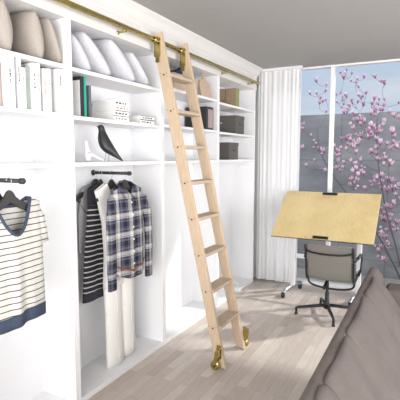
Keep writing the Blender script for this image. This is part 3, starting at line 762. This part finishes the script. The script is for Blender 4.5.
# ------------------------------------------------------------------ office chair
HX, HY = 1.005, 4.10
t = thing('office_chair', (HX, HY, 0), 'office chair with taupe mesh back and black frame', 'chair')
ang = math.atan2(-.2525, .1085)
for k in range(4):
    a = ang+k*PI/2; d = Vector((math.cos(a), math.sin(a), 0))
    e = Vector((HX, HY, 0))+d*.285
    lg = MB().tube([(HX+d.x*.02, HY+d.y*.02, .095), (HX+d.x*.15, HY+d.y*.15, .082), (HX+d.x*.27, HY+d.y*.27, .070), (e.x, e.y, .062), (e.x, e.y, .03)], [.017, .015, .012, .012, .012], 10).build('leg', M['blackm'], t, True)
    MB().lathe([(.012, .001), (.015, .002), (.015, .016), (.010, .03)], (e.x, e.y, 0), 2, 14).build('glide', M['black'], lg, True)
MB().lathe([(.012, .06), (.03, .065), (.034, .10), (.022, .12), (.019, .22), (.014, .225), (.014, .34), (.02, .345), (.02, .36)], (HX, HY, 0), 2, 18).build('column', M['blackm'], t, True)
CX0, CW = 1.066, .203
# side profile of the sling (y, z): front lip, seat, bend, back, top roll
prof = [(4.26, .405), (4.23, .428), (4.14, .42), (4.02, .402), (3.93, .395), (3.885, .405), (3.862, .44), (3.845, .52), (3.822, .62), (3.80, .70), (3.792, .725), (3.782, .735), (3.772, .728)]
sl = MB(); NXs = 10
rows = []
for i in range(NXs+1):
    u = -1+2*i/NXs; x = CX0+u*(CW-.012); sag = .012*(1-u*u)
    rows.append([(x, y-(sag if z > .42 else 0), z-(sag if z <= .42 else 0)) for y, z in prof])
n = len(prof)
sl.add([p for r_ in rows for p in r_], [(i*n+j, i*n+j+1, (i+1)*n+j+1, (i+1)*n+j) for i in range(NXs) for j in range(n-1)])
sl.build('mesh_sling', M['mesh'], t, True, solid=.007, sub=1)
for s in (-1, 1):
    x = CX0+s*CW
    rail = MB().tube([(x, y, z-.004) for y, z in prof[:-2]], .0105, 10, 1.25).build('side_rail', M['blackm'], t, True)
    ap = [(x+s*.012, 3.832, .60), (x+s*0.017, 3.85, .605), (x+s*0.022, 3.92, .605), (x+s*0.023, 4.08, .60), (x+s*0.022, 4.17, .585), (x+s*0.021, 4.19, .54), (x+s*0.019, 4.15, .44), (x+s*.012, 4.10, .412)]
    ar = MB().tube(ap, .0085, 10).build('armrest', M['blackm'], t, True)
    MB().tube([(x+s*.0215, 3.90, .611), (x+s*.023, 4.0, .61), (x+s*.023, 4.12, .607)], .016, 12, .6).build('arm_pad', M['black'], ar, True)
def bow(y, z, drop, r, nm, yd=0):
    pts = [(CX0-CW*math.cos(PI*k/16), y-yd*math.sin(PI*k/16), z-drop*math.sin(PI*k/16)**.6) for k in range(17)]
    MB().tube(pts, r, 10).build(nm, M['blackm'], t, True)
bow(3.805, .695, .045, .0085, 'back_bow', .028)
bow(3.93, .385, .085, .0095, 'seat_yoke', -.03)
MB().tube([(HX, 3.95, .30), (HX, 4.02, .315), (HX, 4.10, .345), (HX, 4.2, .385)], .016, 10).build('tilt_arm', M['blackm'], t, True)
MB().tube([(CX0-CW, 4.18, .40), (CX0, 4.19, .385), (CX0+CW, 4.18, .40)], .009, 10).build('front_stretcher', M['blackm'], t, True)

# ------------------------------------------------------------------ sofa
t = thing('sofa', (1.95, 1.8, 0), 'taupe fabric sofa in the lower right foreground', 'sofa')
ys0, ys1 = .72, 2.90
bp = [(1.494, .10), (1.494, .775), (1.500, .795), (1.515, .803), (1.54, .797), (1.575, .76), (1.66, .42), (1.68, .10)]
MB().prism(bp, 1, ys0, ys1).build('backrest_frame', M['sofa'], t, bevel=.01, seg=3)
MB().box(1.68, 2.36, ys0+.005, ys1-.005, .10, .27).build('seat_base', M['sofa'], t, bevel=.015, seg=3)
for y0, y1 in ((ys0+.005, ys0+.2), (ys1-.2, ys1-.005)):
    MB().box(1.60, 2.36, y0, y1, .275, .72).build('armrest', M['sofa'], t, bevel=.03, seg=4)
def pad(y0, y1, prof, nm, puff=.02, seed=0):
    mb = MB(); N = 16; rings = []; r = random.Random(seed); ph = r.uniform(0, 6)
    cxp = sum(p[0] for p in prof)/len(prof); czp = sum(p[1] for p in prof)/len(prof)
    for k in range(N+1):
        u = -1+2*k/N; y = (y0+y1)/2+(y1-y0)/2*u
        sc = 1-.03*abs(u)**8 - (.05 if abs(u) == 1 else 0)
        rings.append([(cxp+(x-cxp)*sc+puff*(1-u*u)*.5+.003*math.sin(5*u+i+ph), y+.012*math.sin(i*1.7+ph)*(1-abs(u))*0, czp+(z-czp)*sc+.004*math.sin(7*u+ph+i)) for i, (x, z) in enumerate(prof)])
    mb.loft(rings); return mb.build(nm, M['sofa'], t, True, sub=2)
bc = [(1.522, .795), (1.545, .812), (1.585, .775), (1.645, .695), (1.72, .59), (1.78, .48), (1.775, .43), (1.72, .428), (1.675, .45), (1.58, .70)]
for k, (a, b) in enumerate(((1.315, 1.735), (1.735, 2.28), (2.28, 2.695), (.925, 1.315))):
    pad(a-.012, b+.012, bc, 'back_cushion', .02, k)
for a, b in ((.93, 1.815), (1.815, 2.69)):
    MB().box(1.70, 2.35, a+.003, b-.003, .272, .425).build('seat_cushion', M['sofa'], t, bevel=.04, seg=4)
for x in (1.56, 2.28):
    for y in (ys0+.08, ys1-.08): MB().lathe([(.016, .001), (.024, .1)], (x, y, 0), 2, 14).build('leg', M['black'], t)

# ------------------------------------------------------------------ magnolia outside
TB = Vector((1.62, 6.05, -.24))
t = thing('magnolia_tree', TB, 'magnolia tree in pink bloom outside the window', 'tree')
bl = """317,83 327,86 311,95 317,95 325,92 321,99 326,101 320,104 323,103 326,113 303,131 304,127 311,137 314,142 304,149 314,149 316,146 320,151 325,153 323,155 315,162 307,167 326,172 321,171 318,150
346,75 352,82 352,75 358,81 381,83 366,94 359,97 364,104 375,100 379,105 385,101 373,105 398,104 356,109 347,113 354,114 374,117 376,115 395,118 355,121 361,125 358,122 383,111 372,128 377,130 381,127 370,135 376,133 374,131 392,134 357,136 350,138 347,145 352,147 358,146 355,143 386,145 397,145 391,150 371,152 376,154 374,149 341,150 378,148 360,160 357,166 361,173 365,170 370,155 378,160 390,164 345,164 375,177 380,178 349,181 356,182 352,180 350,186 371,184 373,183 382,184 390,183 387,192 396,196 396,205 395,190 336,95 340,94 337,103 343,105 337,157 340,172 337,163 335,148 381,210 385,220 397,224 397,231 384,214 380,230 375,248 382,249 386,245 385,262 379,253 399,187 392,205 343,98 348,112 389,113"""
pts = []
for q in bl.split():
    x, y = map(float, q.split(',')); pts.append(at(x+rnd.uniform(-.5, .5), y+rnd.uniform(-.5, .5), 1, rnd.uniform(5.65, 6.4) if x > 334 else rnd.uniform(5.9, 6.4)))
nmain = len(pts)
for k in range(90):
    pts.append(Vector((rnd.uniform(1.55, 3.1), rnd.uniform(5.65, 6.45), rnd.uniform(.3, 2.5))))
for k in range(130):
    q = pts[rnd.randrange(25, nmain)]; pts.append(q+Vector((rnd.uniform(-.09, .09), rnd.uniform(-.12, .12), rnd.uniform(-.09, .09))))
# stems grow first, then every blossom is joined to the nearest lower wood
stems = [[TB, TB+Vector((-.14, -.02, .55)), TB+Vector((-.30, 0, 1.1)), TB+Vector((-.42, .05, 1.75)), TB+Vector((-.44, .02, 2.2))],
         [TB, TB+Vector((-.24, .08, .45)), TB+Vector((-.55, .14, .95)), TB+Vector((-.9, .15, 1.35)), TB+Vector((-1.15, .12, 1.75)), TB+Vector((-1.22, .1, 2.1))],
         [TB, TB+Vector((-.02, -.08, .6)), TB+Vector((-.06, -.12, 1.3)), TB+Vector((-.02, -.1, 2.2)), TB+Vector((-.05, -.1, 2.6))],
         [TB, TB+Vector((.2, .02, .55)), TB+Vector((.4, .05, 1.2)), TB+Vector((.6, .0, 2.2))],
         [TB, TB+Vector((.35, .1, .5)), TB+Vector((.8, .12, 1.05)), TB+Vector((1.2, .1, 2.0))]]
def smooth(ps, n=6):
    out = []
    for i in range(len(ps)-1):
        p0, p1, p2, p3 = ps[max(i-1, 0)], ps[i], ps[i+1], ps[min(i+2, len(ps)-1)]
        for k in range(n):
            s = k/n; out.append(.5*((2*p1)+(p2-p0)*s+(2*p0-5*p1+4*p2-p3)*s*s+(3*p1-p0-3*p2+p3)*s**3))
    return out+[ps[-1]]
wood = [MB() for _ in stems]; nodes = []
for i, s_ in enumerate(stems):
    sp = smooth(s_); n = len(sp)
    wood[i].tube(sp, [.013*(1-.75*k/n) for k in range(n)], 8)
    nodes += [(p, i, .013*(1-.75*k/n)) for k, p in enumerate(sp)][3:]
blossom_up = []
for k in sorted(range(len(pts)), key=lambda k: min((pts[k]-n[0]).length for n in nodes)):
    p = pts[k]; best = min(nodes, key=lambda n: (p-n[0]).length*(1 if n[0].z < p.z-.02 else 1.8))
    a = best[0]; L = (p-a).length; out = Vector((p.x-TB.x, 0, .0))*.05*L
    mid = a.lerp(p, .5)+Vector((rnd.uniform(-.03, .03), rnd.uniform(-.03, .03), -.10*L))
    sp = smooth([a, mid, p], 4); r0 = min(best[2]*.7, .0022+.008*L)
    wood[best[1]].tube(sp, [max(.0018, r0*(1-.7*j/len(sp))) for j in range(len(sp))], 5)
    nodes += [(q, best[1], max(.0028, r0*(1-.6*j/len(sp)))) for j, q in enumerate(sp)][1:]
    blossom_up.append((k, (sp[-1]-sp[-2]).normalized()))
for w_ in wood: w_.build('branch', M['bark'], t, True)
def blossom_mesh(open_, seed):
    r = random.Random(seed); mb = MB()
    for k in range(6):
        a0 = k*PI/3+r.uniform(-.15, .15); op = open_*(1 if k % 2 else .75)*r.uniform(.8, 1.2); ln = .105*r.uniform(.85, 1.1)
        grid = []
        for j in range(6):
            s = j/5; rad = .004+.024*math.sin(min(1, s*1.5)*PI/2)+op*.05*s*s; z = ln*s*(1-.18*op*s); wd = .019*math.sin(PI*(.12+.83*s)**.9)+.001
            for i in range(5):
                u = -1+i/2; rr = rad-.006*u*u
                grid.append((rr*math.cos(a0)-u*wd*math.sin(a0), rr*math.sin(a0)+u*wd*math.cos(a0), z))
        mb.add(grid, [(j*5+i, j*5+i+1, j*5+i+6, j*5+i+5) for j in range(5) for i in range(4)])
    mb.ball((0, 0, .004), .007, .007, .010, 8, 5)
    return mb
protos = []
for k in range(5):
    mb = blossom_mesh((.05, .25, .5, .8, .15)[k], k)
    me = bpy.data.meshes.new('blossom'); me.from_pydata([tuple(v) for v in mb.v], [], mb.f); me.materials.append(M['petal'])
    for q in me.polygons: q.use_smooth = True
    protos.append((me, mb))
first = [b for b in blossom_up if b[0] < 98]
rest = [b for b in blossom_up if b[0] >= 98]
def bl_matrix(k, d):
    z = (d*.5+Vector((rnd.uniform(-.3, .3), rnd.uniform(-.45, .1), .75))).normalized(); x = z.orthogonal().normalized(); x = Matrix.Rotation(rnd.uniform(0, 6), 3, z) @ x; y = z.cross(x)
    s = rnd.uniform(.42, .78)*(1.15 if pts[k].x > 1.3 else 1)
    return Matrix((x, y, z)).transposed()*s
for k, d in first:
    o = bpy.data.objects.new('blossom', protos[rnd.randrange(5)][0]); COL.objects.link(o); o.parent = t
    m4 = bl_matrix(k, d).to_4x4(); m4.translation = pts[k]-TB; o.matrix_local = m4
allb = MB()
vcol = []
me = bpy.data.meshes.new('blossoms')
bm = bmesh.new()
stuffb = []
for k, d in rest:
    m3 = bl_matrix(k, d); mbp = protos[rnd.randrange(5)][1]
    stuffb.append(([tuple(m3 @ v+pts[k]-TB) for v in mbp.v], mbp.f, [v.z for v in mbp.v]))
vs, fs, hs = [], [], []
for a, b, h in stuffb:
    n0 = len(vs); vs += a; fs += [tuple(i+n0 for i in f) for f in b]; hs += h
me.from_pydata(vs, [], fs)
at_ = me.attributes.new('petal_height', 'FLOAT', 'POINT')
for i, h in enumerate(hs): at_.data[i].value = h
tm = NT('magnolia_petal_mass'); an = tm.new('ShaderNodeAttribute', attribute_name='petal_height')
tm.base(tm.ramp(an.outputs['Fac'], [(0.0, lin((134, 70, 110))), (.035, lin((190, 128, 168))), (.068, lin((232, 200, 222))), (.10, lin((252, 244, 250)))])); tm.b.inputs['Roughness'].default_value = .6
me.materials.append(tm.m)
for q in me.polygons: q.use_smooth = True
o = bpy.data.objects.new('blossoms', me); COL.objects.link(o); o.parent = t; o['kind'] = 'stuff'

# ------------------------------------------------------------------ light
Wd = bpy.data.worlds.new('sky'); S.world = Wd; Wd.use_nodes = True
nt = Wd.node_tree; bg = nt.nodes['Background']
tc = nt.nodes.new('ShaderNodeTexCoord'); mp = nt.nodes.new('ShaderNodeMapping'); mp.inputs['Scale'].default_value = (1, 1, 3.2); mp.inputs['Location'].default_value = (.35, .1, .2)
nz = nt.nodes.new('ShaderNodeTexNoise'); nz.inputs['Scale'].default_value = 3.4; nz.inputs['Detail'].default_value = 5; nz.inputs['Roughness'].default_value = .5
nt.links.new(tc.outputs['Generated'], mp.inputs[0]); nt.links.new(mp.outputs[0], nz.inputs['Vector'])
rp = nt.nodes.new('ShaderNodeValToRGB'); rp.color_ramp.elements[0].position = .44; rp.color_ramp.elements[1].position = .64
rp.color_ramp.elements[0].color = (0, 0, 0, 1); rp.color_ramp.elements[1].color = (1, 1, 1, 1)
nt.links.new(nz.outputs['Fac'], rp.inputs[0])
mx = nt.nodes.new('ShaderNodeMix'); mx.data_type = 'RGBA'; mx.inputs[6].default_value = lin((194, 210, 230)); mx.inputs[7].default_value = lin((226, 230, 236))
nt.links.new(rp.outputs[0], mx.inputs[0]); nt.links.new(mx.outputs[2], bg.inputs['Color']); bg.inputs['Strength'].default_value = 1.0
def light(name, typ, loc, target, energy, color=(1, 1, 1), **k):
    l = bpy.data.lights.new(name, typ); l.energy = energy; l.color = color
    for a, v in k.items(): setattr(l, a, v)
    o = bpy.data.objects.new(name, l); COL.objects.link(o); o.location = loc
    o.rotation_euler = (Vector(target)-Vector(loc)).to_track_quat('-Z', 'Y').to_euler(); return o
light('sun', 'SUN', (4, 8, 6), Vector((4, 8, 6))-Vector((.61, .545, .60)), 3.0, (1, .98, .95), angle=R(3))
light('side_fill', 'AREA', (XR+.15, 1.7, 1.25), (0, 1.7, 1.2), 185, (1, .99, .985), shape='RECTANGLE', size=4.9, size_y=2.2)  # added fill lamp outside the right-hand opening, evens light along the cabinets
light('assumed_rear_key', 'AREA', (2.1, YR-.15, 1.25), (1.9, 4, 1.2), 245, (1, .99, .985), shape='RECTANGLE', size=3.5, size_y=2.2)  # assumed key lamp outside the unseen rear opening, standing in for daylight

# ------------------------------------------------------------------ camera and output look
cam = bpy.data.cameras.new('camera'); co = bpy.data.objects.new('camera', cam); COL.objects.link(co)
cam.sensor_width = 36; cam.sensor_fit = 'HORIZONTAL'; cam.lens = FOC/400*36; cam.clip_start = .05
co.matrix_world = Matrix(((RT.x, UP.x, -FW.x, CAM.x), (RT.y, UP.y, -FW.y, CAM.y), (RT.z, UP.z, -FW.z, CAM.z), (0, 0, 0, 1)))
S.camera = co
vs_ = S.view_settings; S.display_settings.display_device = 'sRGB'
vs_.view_transform = 'Standard'; vs_.look = 'None'; vs_.gamma = 1; vs_.use_curve_mapping = False; vs_.exposure = 0
